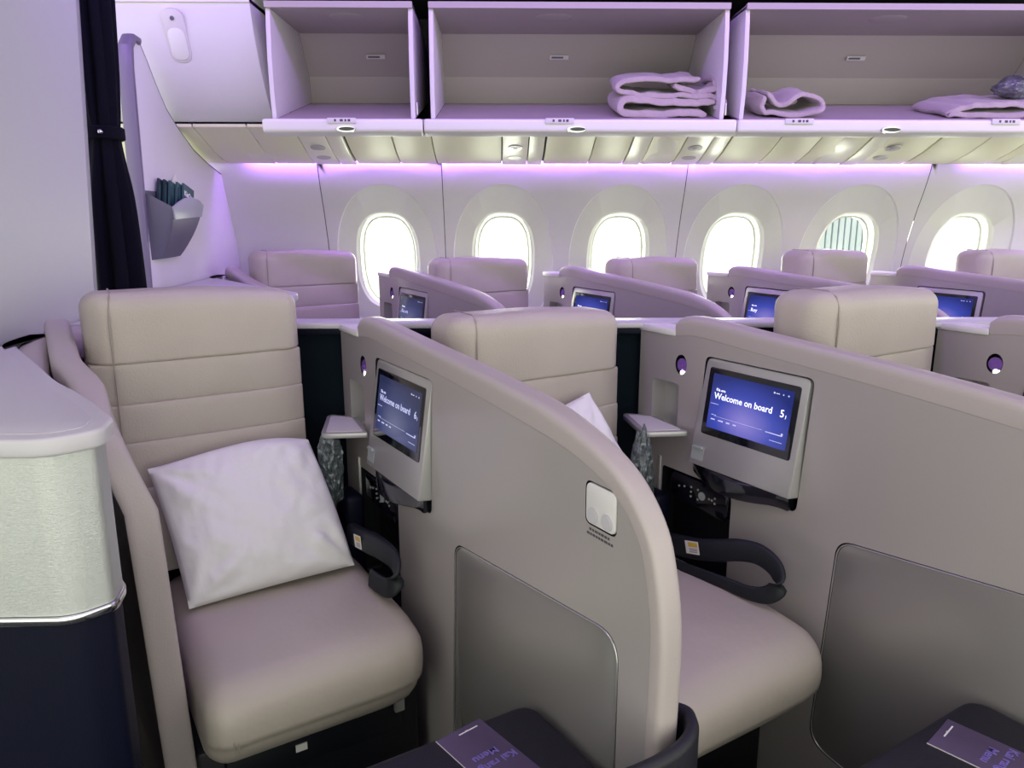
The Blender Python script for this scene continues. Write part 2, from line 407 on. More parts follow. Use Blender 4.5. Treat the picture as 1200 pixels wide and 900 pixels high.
# ------------------------------------------------------------ overhead bins, open and tipped down
def make_bin(x0, x1, label, lab_x, latch_x):
    W = x1-x0; o = empty('overhead_bin', (x0, 3.17, 1.80), label=label, cat='luggage bin', group=None)
    P_ = [(3.17, 1.805), (3.78, 1.94), (3.75, 2.05), (3.6, 2.215), (3.17, 2.205)]
    Q = [(y-3.17, z-1.80) for y, z in P_]
    a, b = .022, W-.038                               # side walls
    sidepts = [(0, .005), (.61, .14), (.58, .25), (.43, .415), (.0, .42), (-.010, .34), (-.018, .22), (-.014, .1)]
    for s0, s1 in ((a, a+.018), (b-.018, b)):
        bm = new(); prism(bm, [(y, z+.0) for y, z in sidepts], s0, s1, 'x', r=.003); link('side_wall', bm, 'bin_white', o)
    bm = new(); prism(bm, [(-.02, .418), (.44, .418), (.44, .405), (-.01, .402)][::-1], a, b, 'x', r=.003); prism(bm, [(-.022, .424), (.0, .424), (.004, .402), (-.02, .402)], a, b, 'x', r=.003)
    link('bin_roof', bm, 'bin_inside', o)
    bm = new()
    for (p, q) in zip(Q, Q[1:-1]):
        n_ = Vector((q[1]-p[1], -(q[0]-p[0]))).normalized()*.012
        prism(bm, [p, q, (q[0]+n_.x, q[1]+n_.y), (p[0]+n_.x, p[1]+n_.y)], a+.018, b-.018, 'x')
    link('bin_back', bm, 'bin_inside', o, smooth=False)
    bm = new()                                        # thick lower lip facing the aisle
    lip = rounded([(-.075, -.003), (-.07, -.050), (-.03, -.064), (.24, -.034), (.24, .03), (.0, .003)], [.012, .02, .01, .01, 0, 0], 5)
    prism(bm, lip, .0, W-.004, 'x', r=.010, seg=3); link('lip', bm, 'bin_lip', o)
    bm = new(); c = bmesh.new(); bmesh.ops.create_cone(c, segments=28, radius1=1, radius2=.85, depth=1, cap_ends=True)
    merge(bm, c, 0, Matrix.Translation((latch_x-x0, -.072, -.040)) @ Matrix.Rotation(math.radians(100), 4, 'X') @ Matrix.Diagonal((.042, .014, .010, 1)))
    l = link('latch', bm, 'chrome', o)
    bm = new(); c = bmesh.new(); bmesh.ops.create_cone(c, segments=24, radius1=1, radius2=1, depth=1, cap_ends=True)
    merge(bm, c, 0, Matrix.Translation((latch_x-x0+.004, -.078, -.040)) @ Matrix.Rotation(math.radians(100), 4, 'X') @ Matrix.Diagonal((.030, .007, .010, 1))); link('latch_slot', bm, 'dark_gloss', l)
    for lx in lab_x:
        bm = new(); box(bm, lx-x0-.055, lx-x0+.055, -.079, -.074, -.020, .0, .001)
        g = link('row_label', bm, 'bin_white', o)
        bm = new()
        for q, w in ((-.028, .008), (-.006, .012), (.012, .007), (.024, .010)): box(bm, lx-x0+q, lx-x0+q+w, -.0795, -.0788, -.014, -.005)
        tag(link('row_icon', bm, 'print_dark', g, smooth=False), kind='stuff')
    bm = new(); xl = x0+W*.50 if W < 1 else x0+W*.42
    T = Matrix.Translation((xl-x0+.07, .513, .310)) @ Matrix.Rotation(math.radians(-47.7), 4, 'X')
    box(bm, -.042, .042, -.002, .0, -.010, .010); bmesh.ops.transform(bm, matrix=Matrix.Translation((xl-x0+.05, .500, .322)) @ Matrix.Rotation(math.radians(42), 4, 'X'), verts=bm.verts)
    g = link('load_label', bm, 'bin_white', o, smooth=False)
    bm = new(); box(bm, -.034, .018, -.0035, -.002, -.004, .004); bmesh.ops.transform(bm, matrix=Matrix.Translation((xl-x0+.05, .500, .322)) @ Matrix.Rotation(math.radians(42), 4, 'X'), verts=bm.verts)
    link('label_print', bm, 'pocket_grey', g, smooth=False)
    bm = new(); c = bmesh.new(); bmesh.ops.create_uvsphere(c, u_segments=24, v_segments=10, radius=1)
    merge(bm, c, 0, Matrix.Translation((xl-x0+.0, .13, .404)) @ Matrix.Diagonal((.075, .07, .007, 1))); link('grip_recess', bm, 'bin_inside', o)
    bm = new(); box(bm, W-.034, W-.028, -.0, .012, .02, .065, .002); link('side_hinge', bm, 'silver', o)
    return o
make_bin(-.905, -.287, 'short open luggage bin with nothing inside, next to the smooth white closed bin', [-.60], -.585)
make_bin(-.287, .925, 'long open luggage bin holding two folded blankets at its right end', [.235], .300)
make_bin(.925, 2.137+.30, 'long open luggage bin on the right with blankets at both ends and a wrapped bundle', [1.16, 1.965], 1.52)

# closed bin door on the left
cb = empty('closed_bin', (-.95, 3.4, 1.9), label='smooth white closed bin front with a small oval reading light unit, at top left', cat='luggage bin')
prof = [(3.56, 1.762), (3.47, 1.80), (3.38, 1.88), (3.30, 1.99), (3.235, 2.12), (3.20, 2.24), (3.195, 2.30)]
pc = [tuple(p) for p in catmull([(a, b, 0) for a, b in prof], 4)]
bm = new(); prism(bm, [(y-3.4, z-1.9) for y, z, _ in pc]+[(.30, .40), (.30, -.13)], -1.3, .0, 'x', r=.004); link('door_panel', bm, 'wall_white', cb)
bm = new(); prism(bm, [(-.207, .33), (-.207, .345), (.2, .345), (.2, .33)], -1.3, .0, 'x'); link('seam', bm, 'bin_lip', cb, smooth=False)
d = Vector((0, 3.235-3.30, 2.12-1.99)).normalized(); nrm = Vector((0, -d.z, d.y))
Mo = Matrix.Translation(Vector((-.30, 3.236-3.4, 2.118-1.9))) @ Matrix(((1, 0, 0, 0), (0, d.y, nrm.y, 0), (0, d.z, nrm.z, 0), (0, 0, 0, 1)))
bm = new(); prism(bm, rrect(-.042, .042, -.10, .10, .042, 8), -.004, .006, 'z', r=.002); ou = link('light_unit', bm, 'bin_white', cb, M=Mo)
bm = new(); prism(bm, rrect(-.034, .034, -.09, .03, .033, 8), .004, .0085, 'z', r=.003); link('lens', bm, 'window_white', ou, M=Mo)
bm = new(); c = bmesh.new(); bmesh.ops.create_cone(c, segments=16, radius1=.009, radius2=.007, depth=.006, cap_ends=True); merge(bm, c, 0, Matrix.Translation((0, .065, .008))); link('camera_eye', bm, 'pocket_grey', ou, M=Mo)

# ------------------------------------------------------------ blankets and bundle in the bins
def floorz(y): return 1.808+.2213*(y-3.17)
def fold(name, path, th, y0, y1, label, wob=.004, seed=0, group=None):
    """a folded blanket: a thick ribbon folded in cross section and run back into the bin"""
    P_ = catmull([(x, 0, z) for x, z in path], 6); ny = 9
    x0 = min(p.x for p in P_); base = Vector(((x0+max(p.x for p in P_))/2, y0, floorz(y0)))
    bm = new(); rings = []
    N = len(P_)
    for j in range(ny):
        y = y0+(y1-y0)*j/(ny-1); outer = []; inner = []
        for i, p in enumerate(P_):
            d = (P_[min(i+1, N-1)]-P_[max(i-1, 0)]).normalized(); n_ = Vector((-d.z, 0, d.x))
            w = Vector((noise.noise(Vector((p.x*14+seed, y*9, p.z*14)))*wob*2.4, noise.noise(Vector((p.x*20, seed, p.z*30)))*.02, noise.noise(Vector((p.x*16, y*8+seed, p.z*26+5)))*wob*1.7+noise.noise(Vector((p.x*45, y*12+seed, p.z*30)))*.003))
            q = Vector((p.x, y, p.z+floorz(y)))+w
            e = th/2*(.55 if i in (0, N-1) else 1)
            outer.append(bm.verts.new(q+n_*e-base)); inner.append(bm.verts.new(q-n_*e-base))
        rings.append(outer+inner[::-1])
    m = len(rings[0])
    for A, B in zip(rings, rings[1:]):
        for k in range(m): bm.faces.new((A[k], A[(k+1) % m], B[(k+1) % m], B[k]))
    for R in (rings[0], rings[-1]):
        for i in range(N-1): bm.faces.new((R[i], R[i+1], R[m-2-i], R[m-1-i]))
    bmesh.ops.recalc_face_normals(bm, faces=bm.faces)
    bmesh.ops.bevel(bm, geom=[e for e in bm.edges if len(e.link_faces) == 2 and e.calc_face_angle(0) > 1.2], offset=.003, segments=2, affect='EDGES')
    o = link(name, bm, 'blanket', None, ang=60); o.location = base
    return tag(o, label, 'blanket', group)
# bottom blanket of the stack
fold('folded_blanket', [(.86, .058), (.72, .056), (.60, .060), (.51, .066), (.480, .040), (.50, .013), (.60, .010), (.72, .012), (.83, .010)], .026, 3.215, 3.50,
     'grey blanket folded flat at the bottom of the pair in the middle bin', seed=3)
fold('folded_blanket', [(.87, .030), (.905, .038), (.90, .062), (.83, .080), (.76, .078), (.62, .080), (.53, .084), (.482, .106), (.50, .132), (.58, .140), (.70, .140), (.80, .146)], .019, 3.225, 3.50,
     'grey blanket lying rumpled on top of another folded blanket in the middle bin', seed=9, wob=.007)
fold('rumpled_corner', [(.70, .112), (.76, .104), (.83, .098), (.88, .112), (.875, .128), (.85, .126)], .022, 3.235, 3.42, 'x', seed=19, wob=.012)
# this roll belongs to the upper blanket
up_b = [o for o in COL.objects if o.name.startswith('folded_blanket.')][0]; rc = bpy.data.objects['rumpled_corner']
for k_ in ('label', 'category'): del rc[k_]
rc.location = rc.location-up_b.location; rc.parent = up_b
fold('rolled_blanket', [(1.060, .080), (1.046, .050), (1.06, .018), (1.12, .012), (1.20, .012), (1.275, .022), (1.292, .052), (1.26, .082), (1.20, .082), (1.13, .050), (1.07, .090)], .018, 3.215, 3.46,
     'grey blanket loosely rolled in the left corner of the right-hand bin', seed=14, wob=.006)
fold('flat_blanket', [(2.25, .046), (2.10, .050), (1.96, .048), (1.88, .038), (1.81, .012), (1.84, .010), (1.95, .010), (2.10, .012), (2.25, .012)], .020, 3.215, 3.50,
     'grey blanket spread flat at the right end of the right-hand bin', seed=23, wob=.005)
def crumple(name, loc, sx, sy, sz, seed, m, label, cat, amp=.22, rz=0, tilt=0, zfloor=None):
    bm = new(); bmesh.ops.create_icosphere(bm, subdivisions=4, radius=1)
    for v in bm.verts:
        p = v.co.copy(); f = 1+amp*noise.noise(p*1.7+Vector((seed, 0, 0)))+amp*.7*abs(noise.noise(p*4+Vector((0, seed, 0))))
        p *= f; v.co = Vector((p.x*sx, p.y*sy, p.z*sz))
    o = link(name, bm, m, None, ang=22); o.location = loc; o.rotation_euler = (tilt, 0, rz); return tag(o, label, cat)
bd = crumple('wrapped_bundle', (2.135, 3.33, floorz(3.33)+.105), .075, .06, .042, 4, 'clear_bag', 'grey bundle in crinkled clear plastic lying on the flat blanket in the right-hand bin', 'bundle', .35)
ib = crumple('folded_cloth', (0, 0, 0), .062, .048, .032, 8, 'blanket', 'x', 'x', .3)
for k_ in ('label', 'category'): del ib[k_]
ib.parent = bd; ib.location = (0, 0, 0)

# ------------------------------------------------------------ left partition walls, curtain, literature pocket
# end wall of the centre section
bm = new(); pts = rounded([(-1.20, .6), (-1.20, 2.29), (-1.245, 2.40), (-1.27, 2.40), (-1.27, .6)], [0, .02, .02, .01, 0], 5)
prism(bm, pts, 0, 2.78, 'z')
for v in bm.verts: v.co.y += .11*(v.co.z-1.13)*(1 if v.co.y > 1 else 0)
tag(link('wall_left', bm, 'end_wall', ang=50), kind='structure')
# partition ahead of the window row
pt = empty('partition', (-1.36, 3.5, 0), label='white curved partition with grey edge trim standing behind the tied curtain', cat='partition')
outl = [(2.99, 0.0), (3.015, 1.202), (3.045, 1.95), (3.06, 2.05), (3.10, 2.085), (3.15, 2.075), (3.20, 2.02), (3.26, 1.945), (3.34, 1.86), (3.45, 1.79), (3.60, 1.715), (3.76, 1.665), (3.90, 1.63), (4.02, 1.61), (4.06, 1.5), (4.10, 1.2), (4.10, .8), (4.0, .3), (3.88, 0)]
bm = new(); prism(bm, [(y-3.5, z) for y, z in outl], -.03, 0, 'x', r=.003); link('panel', bm, 'wall_white', pt)
bm = new(); ribbon(bm, [Vector((-.015, y-3.5, z)) for y, z in [(2.99, 0.02), (3.015, 1.182), (3.034, 1.539), (3.043, 1.80), (3.05, 1.97), (3.062, 2.045), (3.10, 2.083), (3.14, 2.078)]], (1, 0, 0), .055, .030)
link('edge_trim', bm, 'grey_trim', pt)
bm = new(); tube(bm, [Vector((-.005, y-3.5, z)) for y, z in outl[5:-3]], .006, 6); link('edge_seal', bm, 'pocket_grey', pt)
# literature pocket on the partition
pk = empty('literature_pocket', (-1.36, 3.22, 1.27), label='grey plastic literature pocket mounted on the white partition', cat='pocket')
bm = new(); vr = []; NR = 12
for q in range(NR+1):
    t = q/NR; z = .20*t; out = .030+.062*math.sin(t*math.pi/2); ya = -.125-.02*t; yb = .055+.125*t**.75; zb = z*1.0
    sec = rounded([(0.002, -.155-.01*t), (out, ya), (out, yb), (0.002, yb+.02)], [0, .02, .02, 0], 5)
    vr.append([bm.verts.new((x, y, z+(.055*t*t*(1-x/out)))) for x, y in sec])
for A, B in zip(vr, vr[1:]):
    for k in range(len(A)-1): bm.faces.new((A[k], A[k+1], B[k+1], B[k]))
bm.faces.new(vr[0])
bmesh.ops.recalc_face_normals(bm, faces=bm.faces); bmesh.ops.solidify(bm, geom=list(bm.faces), thickness=.004)
link('pocket_bowl', bm, 'pocket_grey', pk)
bm = new(); prism(bm, [(-.165, .26), (.20, .255), (.075, -.005), (-.155, -.005)], .0, .004, 'x'); link('back_plate', bm, 'pocket_grey', pk)
bm = new(); lp = [(-.125, .150), (.150, .158), (.180, .205), (.14, .226), (.06, .238), (-.02, .232), (-.08, .216), (-.137, .198)]
prism(bm, lp, .088, .096, 'x', r=.002); link('front_lip', bm, 'pocket_light', pk)
for k, (yy, m_) in enumerate(((-.075, 'booklet_dark'), (-.05, 'booklet_dark'), (-.025, 'booklet'), (.015, 'booklet'), (.050, 'booklet'))):
    e = empty('booklet', (-1.36+.012+.012*k, 3.22+yy, 1.375), cat='booklet',
              label=['dark teal booklet farthest left in the wall pocket', 'dark teal booklet second from left in the wall pocket', 'teal booklet in the middle of the wall pocket', 'teal booklet second from right in the wall pocket', 'teal booklet with white lettering farthest right in the wall pocket'][k])
    M_ = Matrix.Rotation(math.radians(-16), 4, 'X') @ Matrix.Translation((0, 0, 0)); H_ = .20-.004*k
    bm = new(); box(bm, 0, .008, -.045, .060, 0, H_); link('cover', bm, m_, e, smooth=False, M=M_)
    if k == 4: text('lettering', 'KiaOra', .030, M_ @ Matrix.Translation((.0085, -.038, H_-.048)) @ Matrix(((0, 0, 1, 0), (1, 0, 0, 0), (0, 1, 0, 0), (0, 0, 0, 1))), 'print_white', e, .0006)
    else:
        bm = new(); box(bm, .0082, .0092, -.040, -.030, .06, H_-.02); link('spine_band', bm, 'booklet' if k < 2 else 'booklet_dark', e, smooth=False, M=M_)
e = empty('folded_leaflet', (-1.36+.010, 3.22+.04, 1.29), label='cream leaflet sticking up behind the teal booklets in the wall pocket', cat='leaflet')
bm = new(); prism(bm, [(.0, 0), (.06, 0), (.165, .19), (.14, .25), (.09, .28), (.075, .31), (.03, .27)], 0, .003, 'x'); link('sheet', bm, 'paper', e, smooth=False)

# curtain tied back
cu = empty('curtain', (-1.245, 2.56, 0), label='dark navy aisle curtain gathered and tied with a strap beside the white wall', cat='curtain')
bm = new(); rings = []; N = 56
ks = [(0.05, .085, -.02), (.6, .080, -.012), (1.1, .074, -.010), (1.45, .064, -.006), (1.62, .049, -.002), (1.69, .043, 0), (1.76, .048, 0), (1.95, .050, .006), (2.2, .055, .010), (2.76, .07, .016)]
for z, r_, dx in [(z, r_, dx) for z, r_, dx in [tuple(p) for p in catmull(ks, 5)]]:
    ring = []
    for k in range(N):
        a = 2*math.pi*k/N; w = 1+.20*math.sin(a*7+z*.8)*(min(1, abs(z-1.69)*4+.3))+.07*math.sin(a*13+z*2)
        ring.append(bm.verts.new((dx+r_*w*math.cos(a)*.95, r_*w*math.sin(a)*1.3, z)))
    rings.append(ring)
for A, B in zip(rings, rings[1:]):
    for k in range(N): bm.faces.new((A[k], A[(k+1) % N], B[(k+1) % N], B[k]))
bm.faces.new(rings[0][::-1]); bm.faces.new(rings[-1]); link('drape', bm, 'curtain', cu, ang=80)
bm = new(); rr = []
for z in (1.672, 1.676, 1.708, 1.712):
    q = .050 if z in (1.672, 1.712) else .055
    rr.append([bm.verts.new((q*math.cos(2*math.pi*k/32)*1.05-.0, q*1.3*math.sin(2*math.pi*k/32), z)) for k in range(32)])
for A, B in zip(rr, rr[1:]):
    for k in range(32): bm.faces.new((A[k], A[(k+1) % 32], B[(k+1) % 32], B[k]))
st = link('tie_strap', bm, 'curtain', cu)
bm = new(); c = bmesh.new(); bmesh.ops.create_uvsphere(c, u_segments=14, v_segments=8, radius=.008); merge(bm, c, 0, Matrix.Translation((.022, -.068, 1.692))); link('snap', bm, 'chrome', st)
bm = new(); box(bm, -.075, -.045, -.03, .0, 1.672, 1.712, .004); link('strap_end', bm, 'curtain', st)

# ------------------------------------------------------------ seat dividers (shells)
PROF = [(-.13, 1.135), (-.05, 1.142), (.16, 1.128), (.44, 1.11), (.66, 1.092), (.79, 1.078), (.88, 1.058), (.94, 1.030), (.985, .985), (1.005, .935), (1.018, .87), (1.022, .80), (1.020, .65), (1.018, .4), (1.018, .02)]
pc = [(p.x, p.y) for p in catmull([(a, b, 0) for a, b in PROF], 5)]
def door_poly(g):
    base = [(.375-g, .235-g), (.945+g, .15-g), (.945+g, .803+g), (.400-g, .748+g)]
    return rounded(base, [.06, .05, .05, .045], 7)
def endshape(v):
    b, s, z = v.y, v.x, v.z
    s *= .665 if s > 0 else .4
    t = min(1, max(0, (s-.30)/.28)); t = t*t*(3-2*t); u = min(1, max(0, (1.08-z)/.18))*t
    off = .020+.030*t+.052*u+.035*t*max(0, .9-z); sc = 1.05+.10*t+.22*u
    return Vector((s, b*sc+off, z))
def rim_bm(shape=None):
    bm = new(); rings = []; N = len(pc)
    sec = rounded([(-.003, -.001), (.047, -.003), (.047, .054), (-.003, .053)], [.003, .019, .019, .003], 5)
    for i, (s, z) in enumerate(pc):
        a = Vector(pc[max(i-1, 0)]); b = Vector(pc[min(i+1, N-1)]); d = (b-a).normalized(); n_ = Vector((-d.y, d.x)); n_ = n_ if n_.y > 0 or n_.x > 0 else -n_
        sc = (1.0 if i > 2 else (.72, .93, .99)[i])*(1 if s < .7 else 1-.42*min(1, (s-.7)/.3))
        qs = 1 if s < .75 else 1-.22*min(1, (s-.75)/.25)
        rings.append([bm.verts.new((s+n_.x*p*sc, q*qs, z+n_.y*p*sc)) for p, q in sec])
    m = len(sec)
    for A, B in zip(rings, rings[1:]):
        for k in range(m): bm.faces.new((A[k], A[(k+1) % m], B[(k+1) % m], B[k]))
    bm.faces.new(rings[0][::-1]); bm.faces.new(rings[-1])
    if shape:
        for v in bm.verts: v.co = shape(v.co)
    return bm
def body_bm():
    bm = new(); poly = [(-.27, .02), (-.27, 1.135)]+[(s, z) for s, z in pc[:-1]]+[(1.018, .02)]
    prism(bm, [(s, z-.002) for s, z in poly], 0, .056, 'y'); return bm
MX = Matrix(((1, 0, 0, 0), (0, .136, -.9907, 0), (0, .9907, .136, 0), (0, 0, 0, 1)))      # monitor face: x along s, y up, z out of the face
MON = Matrix.Translation((.134, -.004, .985)) @ MX                                          # centre of the glass
def pl(bm, poly, d0, d1, M, r=0, mi=0, seg=2):
    t = bmesh.new(); prism(t, poly, d0, d1, 'z', r=r, seg=seg); merge(bm, t, mi, M)
FACE = Matrix(((1, 0, 0, 0), (0, 0, -1, 0), (0, 1, 0, 0), (0, 0, 0, 1)))                   # flat on the shell face
def disc(bm, s, z, r, d0, d1, M=FACE, n=24, mi=0):
    pl(bm, [(s+r*math.cos(2*math.pi*k/n), z+r*math.sin(2*math.pi*k/n)) for k in range(n)], d0, d1, M, mi=mi)
def make_shell(k):
    o = empty('seat_divider', loc2w(k), RZ)
    body = link('shell_body', body_bm(), ['shell_paint', 'dark', 'satin'], o, smooth=True)
    c = new()
    def cp(poly, d0, d1, mi): 
        t = bmesh.new(); prism(t, poly, d0, d1, 'y'); bmesh.ops.recalc_face_normals(t, faces=t.faces); merge(c, t, mi)
    cp(rounded([(-.046, .776), (.284, .776), (.304, 1.096), (-.020, 1.096)], .018, 4), -.02, .046, 1)   # monitor bay
    cp(rounded([(-.160, .45), (.092, .45), (.092, .765), (-.160, .765)], [.01, .01, .03, .01], 5), -.02, .050, 1)   # niche
    cp(rrect(-.215, -.112, .868, 1.004, .014, 4), -.02, .048, 2)                                            # cubby
    cp([(-.108+.021*math.cos(a*math.pi/12), 1.058+.027*math.sin(a*math.pi/12)) for a in range(24)], -.02, .03, 1)
    cp(door_poly(.005), -.02, .012, 1)
    cp(rrect(.856, .936, .966, 1.040, .014, 4), -.02, .006, 1)
    cut(body, c, ['shell_paint', 'dark', 'satin'])
    link('rim', rim_bm(), 'rim_leather', o)
    bm = new(); box(bm, -.275, -.132, -.006, .062, 1.130, 1.150, .006); link('end_cap', bm, 'white_plastic', o)
    bm = new(); prism(bm, door_poly(.0), .001, .011, 'y', r=.002); link('storage_door', bm, 'door_paint', o)
    bm = new(); dp = door_poly(.0015); tube(bm, [(s, .0005, z) for s, z in dp]+[(dp[0][0], .0005, dp[0][1])], .0016, 6); link('door_edge', bm, 'silver', o)
    # monitor
    bm = new(); pl(bm, rounded([(-.165, -.172), (.152, -.172), (.158, .108), (-.153, .108)], [.006, .006, .016, .016], 5), -.030, .006, MON, r=.004)
    mon = link('monitor', bm, 'satin', o)
    bm = new(); pl(bm, rrect(-.1375, .1375, -.086, .086, .008), .004, .0075, MON, r=.001); link('screen_bezel', bm, 'dark_gloss', mon)
    bm = new(); pl(bm, rrect(-.122, .122, -.066, .072, .001), .006, .008, MON); link('display', bm, 'display_bright', mon)
    bm = new(); pl(bm, [(-.158, -.158), (-.118, -.158), (-.118, -.122), (-.158, -.122)], .0055, .0068, MON); pl(bm, [(-.156, -.127), (-.120, -.127), (-.125, -.121), (-.15, -.121)], .006, .013, MON); link('headset_socket', bm, 'pocket_light', mon)
    # pull handle under the monitor
    bm = new(); hp = []
    for i in range(13): t = i/12; hp.append((-.040+.312*t, -.004-.040*math.sin(math.pi*min(1, t*1.15)*.92)))
    poly = hp+[(.272, .04), (-.040, .04)]
    prism(bm, poly, .782, .826, 'z', r=.003); 
    for v in bm.verts: v.co.z -= .014*max(0, -v.co.y)/.04
    link('table_latch', bm, 'dark_gloss', o)
    # control panel in the niche
    bm = new(); prism(bm, rounded([(-.125, .690), (.080, .676), (.088, .755), (-.125, .762)], .02, 5), -.002, .05, 'y', r=.004); cpn = link('control_panel', bm, 'dark_gloss', o)
    bm = new(); disc(bm, -.005, .722, .011, .002, .005)
    for s, z in ((-.07, .73), (-.045, .735), (-.045, .722), (-.045, .709), (.02, .722), (.03, .722), (.04, .73), (.04, .716), (-.02, .735), (-.02, .708), (-.09, .725)): disc(bm, s, z, .003, .002, .0035, n=8)
    tag(link('button', bm, 'pocket_light', cpn), kind='stuff')
    bm = new(); box(bm, -.176, -.166, -.004, .02, .56, .79, .002); link('niche_trim', bm, 'satin', o)
    # cubby and fold-out tray
    tr = [(-.255, -.145), (-.105, -.145), (-.105, -.001), (-.255, -.001)]
    bm = new(); prism(bm, rounded([(-.055, -.015), (-.108, -.125), (-.300, -.040), (-.225, .020)], [.004, .025, .02, 0], 4), .876, .890, 'z', r=.003); ty = link('fold_out_tray', bm, 'satin', o)
    bm = new(); prism(bm, rounded([(-.072, -.022), (-.114, -.108), (-.268, -.041), (-.215, .000)], .006, 3), .8905, .892, 'z'); link('tray_mat', bm, 'white_plastic', ty)
    # reading light
    bm = new(); disc(bm, -.108, 1.056, .0185, -.028, -.004); disc(bm, -.108, 1.052, .008, -.006, .002); rl = link('reading_light', bm, 'lamp_violet', o)
    bm = new(); disc(bm, -.104, 1.036, .007, -.012, -.001, n=12); link('bulb', bm, 'lamp_glow', rl)
    # seat control plate
    bm = new(); prism(bm, rrect(.859, .933, .969, 1.037, .013, 5), -.0015, .005, 'y', r=.0015); bp = link('button_plate', bm, 'white_plastic', o)
    for s in (.879, .914):
        bm = new(); disc(bm, s, .985, .0135, .001, .0035, n=20); disc(bm, s, .985, .010, .003, .0042, n=20); link('round_button', bm, 'counter', bp)
    bm = new()
    for q, (a, b_) in enumerate(((.868, .925), (.862, .930))):
        x = a
        while x < b_-.006: w = random.uniform(.004, .009); box(bm, x, x+w, -.0006, .0, .957-q*.008, .961-q*.008); x += w+.002
    tag(link('placard_print', bm, 'print_dark', o, smooth=False), kind='stuff')
    bm = new(); x = -.02
    while x < .12: w = random.uniform(.004, .009); box(bm, x, x+w, -.0006, .0, .7695, .7725); x += w+.002
    tag(link('latch_print', bm, 'pocket_grey', o, smooth=False), kind='stuff')
    return o
SH = make_shell(0)
shl = 'cream-rimmed grey seat divider'
tag(SH, 'grey seat divider with padded cream rim, the large one in the middle of the picture', 'seat divider', None)
def relight(o, m):
    pass
sh = {('n', 0): SH}
for key, k, far, lab in ((('n', 1), 1, False, 'grey seat divider with the brightly lit screen filling the right foreground'),
                         (('n', 2), 2, False, 'grey seat divider at the right edge with a violet lit reading lamp'),
                         (('f', 0), 0, True, 'window-row seat divider with a dark grey screen, left of the second window'),
                         (('f', 1), 1, True, 'window-row seat divider standing in front of the third window'),
                         (('f', 2), 2, True, 'window-row seat divider standing in front of the fourth window'),
                         (('f', 3), 3, True, 'window-row seat divider at the right, its screen showing the longest name'),
                         (('f', 4), 4, True, 'window-row seat divider beyond the rightmost headrest')):
    sh[key] = clone(SH, loc2w(k, far), label=lab, cat='seat divider')
def monitor_of(o): return [c for c in o.children if c.name.startswith('monitor')][0]
def put_text(o, items, dim=False):
    mo = monitor_of(o)
    for body, size, x, y, m_, b_ in items: text('lettering', body, size, MON @ Matrix.Translation((x, y, .0083)), m_, mo, b_, ext=.0002)
    bm = new()
    for x0, x1, y, h_ in ((-.118, -.092, -.004, .0012), (-.110, -.095, -.032, .0015), (-.110, -.097, -.044, .003), (-.086, -.070, -.044, .003), (-.060, -.048, -.044, .003), (-.038, -.028, -.044, .003), (.060, .108, -.036, .002), (.104, .109, -.034, .005), (.075, .11, -.052, .001), (-.1, .05, -.034, .0005), (.066, .070, .0575, .004), (.073, .083, .0580, .002), (.092, .095, .0575, .003), (.106, .110, .0575, .003)):
        pl(bm, [(x0, y), (x1, y), (x1, y+h_), (x0, y+h_)], .008, .0084, MON)
    tag(link('screen_print', bm, 'led_text_dim', mo, smooth=False), kind='stuff')
def set_display(o, m_):
    mo = monitor_of(o); d = [c for c in mo.children if c.name.startswith('display')][0]; d.data = d.data.copy(); d.data.materials[0] = MT[m_]
put_text(sh['n', 1], [('Kia ora', .010, -.106, .030, 'led_text', .0001), ('Welcome on board', .0226, -.110, .010, 'led_text', .0002), ('5', .025, .092, .008, 'led_text', .0002), ('J', .009, .108, .008, 'led_text', .0002)])
put_text(sh['n', 0], [('Kia ora', .010, -.106, .030, 'led_text_dim', .0003), ('Welcome on board', .0226, -.110, .010, 'led_text_dim', .0002), ('6', .025, .092, .008, 'led_text_dim', .0002), ('J', .009, .108, .008, 'led_text_dim', .0002)])
set_display(sh['n', 0], 'display_dim'); set_display(sh['f', 0], 'display_dim')
for k, nm in ((1, 'Brett'), (2, 'Roy'), (3, 'Andrew'), (0, 'Kia ora')):
    put_text(sh['f', k], [('Kia ora', .010, -.100, .020, 'led_text', .0002), (nm, .024, -.102, -.006, 'led_text' if k else 'led_text_dim', .0003), ('5', .022, .082, -.030, 'led_text', .0004)])
# end divider beside the first seat of each row: thinner, flaring towards the floor
def make_end(k, far, lab):
    o = empty('end_divider', loc2w(k, far), RZ, label=lab, cat='seat divider')
    bm = body_bm(); bmesh.ops.subdivide_edges(bm, edges=[e for e in bm.edges if e.calc_length() > .3], cuts=8, use_grid_fill=True)
    bmesh.ops.triangulate(bm, faces=[f for f in bm.faces if len(f.verts) > 4]); bmesh.ops.subdivide_edges(bm, edges=[e for e in bm.edges if e.calc_length() > .12], cuts=3)
    bmesh.ops.triangulate(bm, faces=bm.faces)
    for v in bm.verts: v.co = endshape(Vector((v.co.x, .004+v.co.y*.5, v.co.z)))
    link('shell_body', bm, 'shell_paint', o, ang=30)
    r = link('rim', rim_bm(endshape), 'rim_leather', o)
    return o
E1 = make_end(-1, False, 'slim seat divider with padded cream rim curving down between the white counter and first seat')
clone(E1, loc2w(-1, True), label='slim padded seat divider beside the first window-row seat', cat='seat divider')

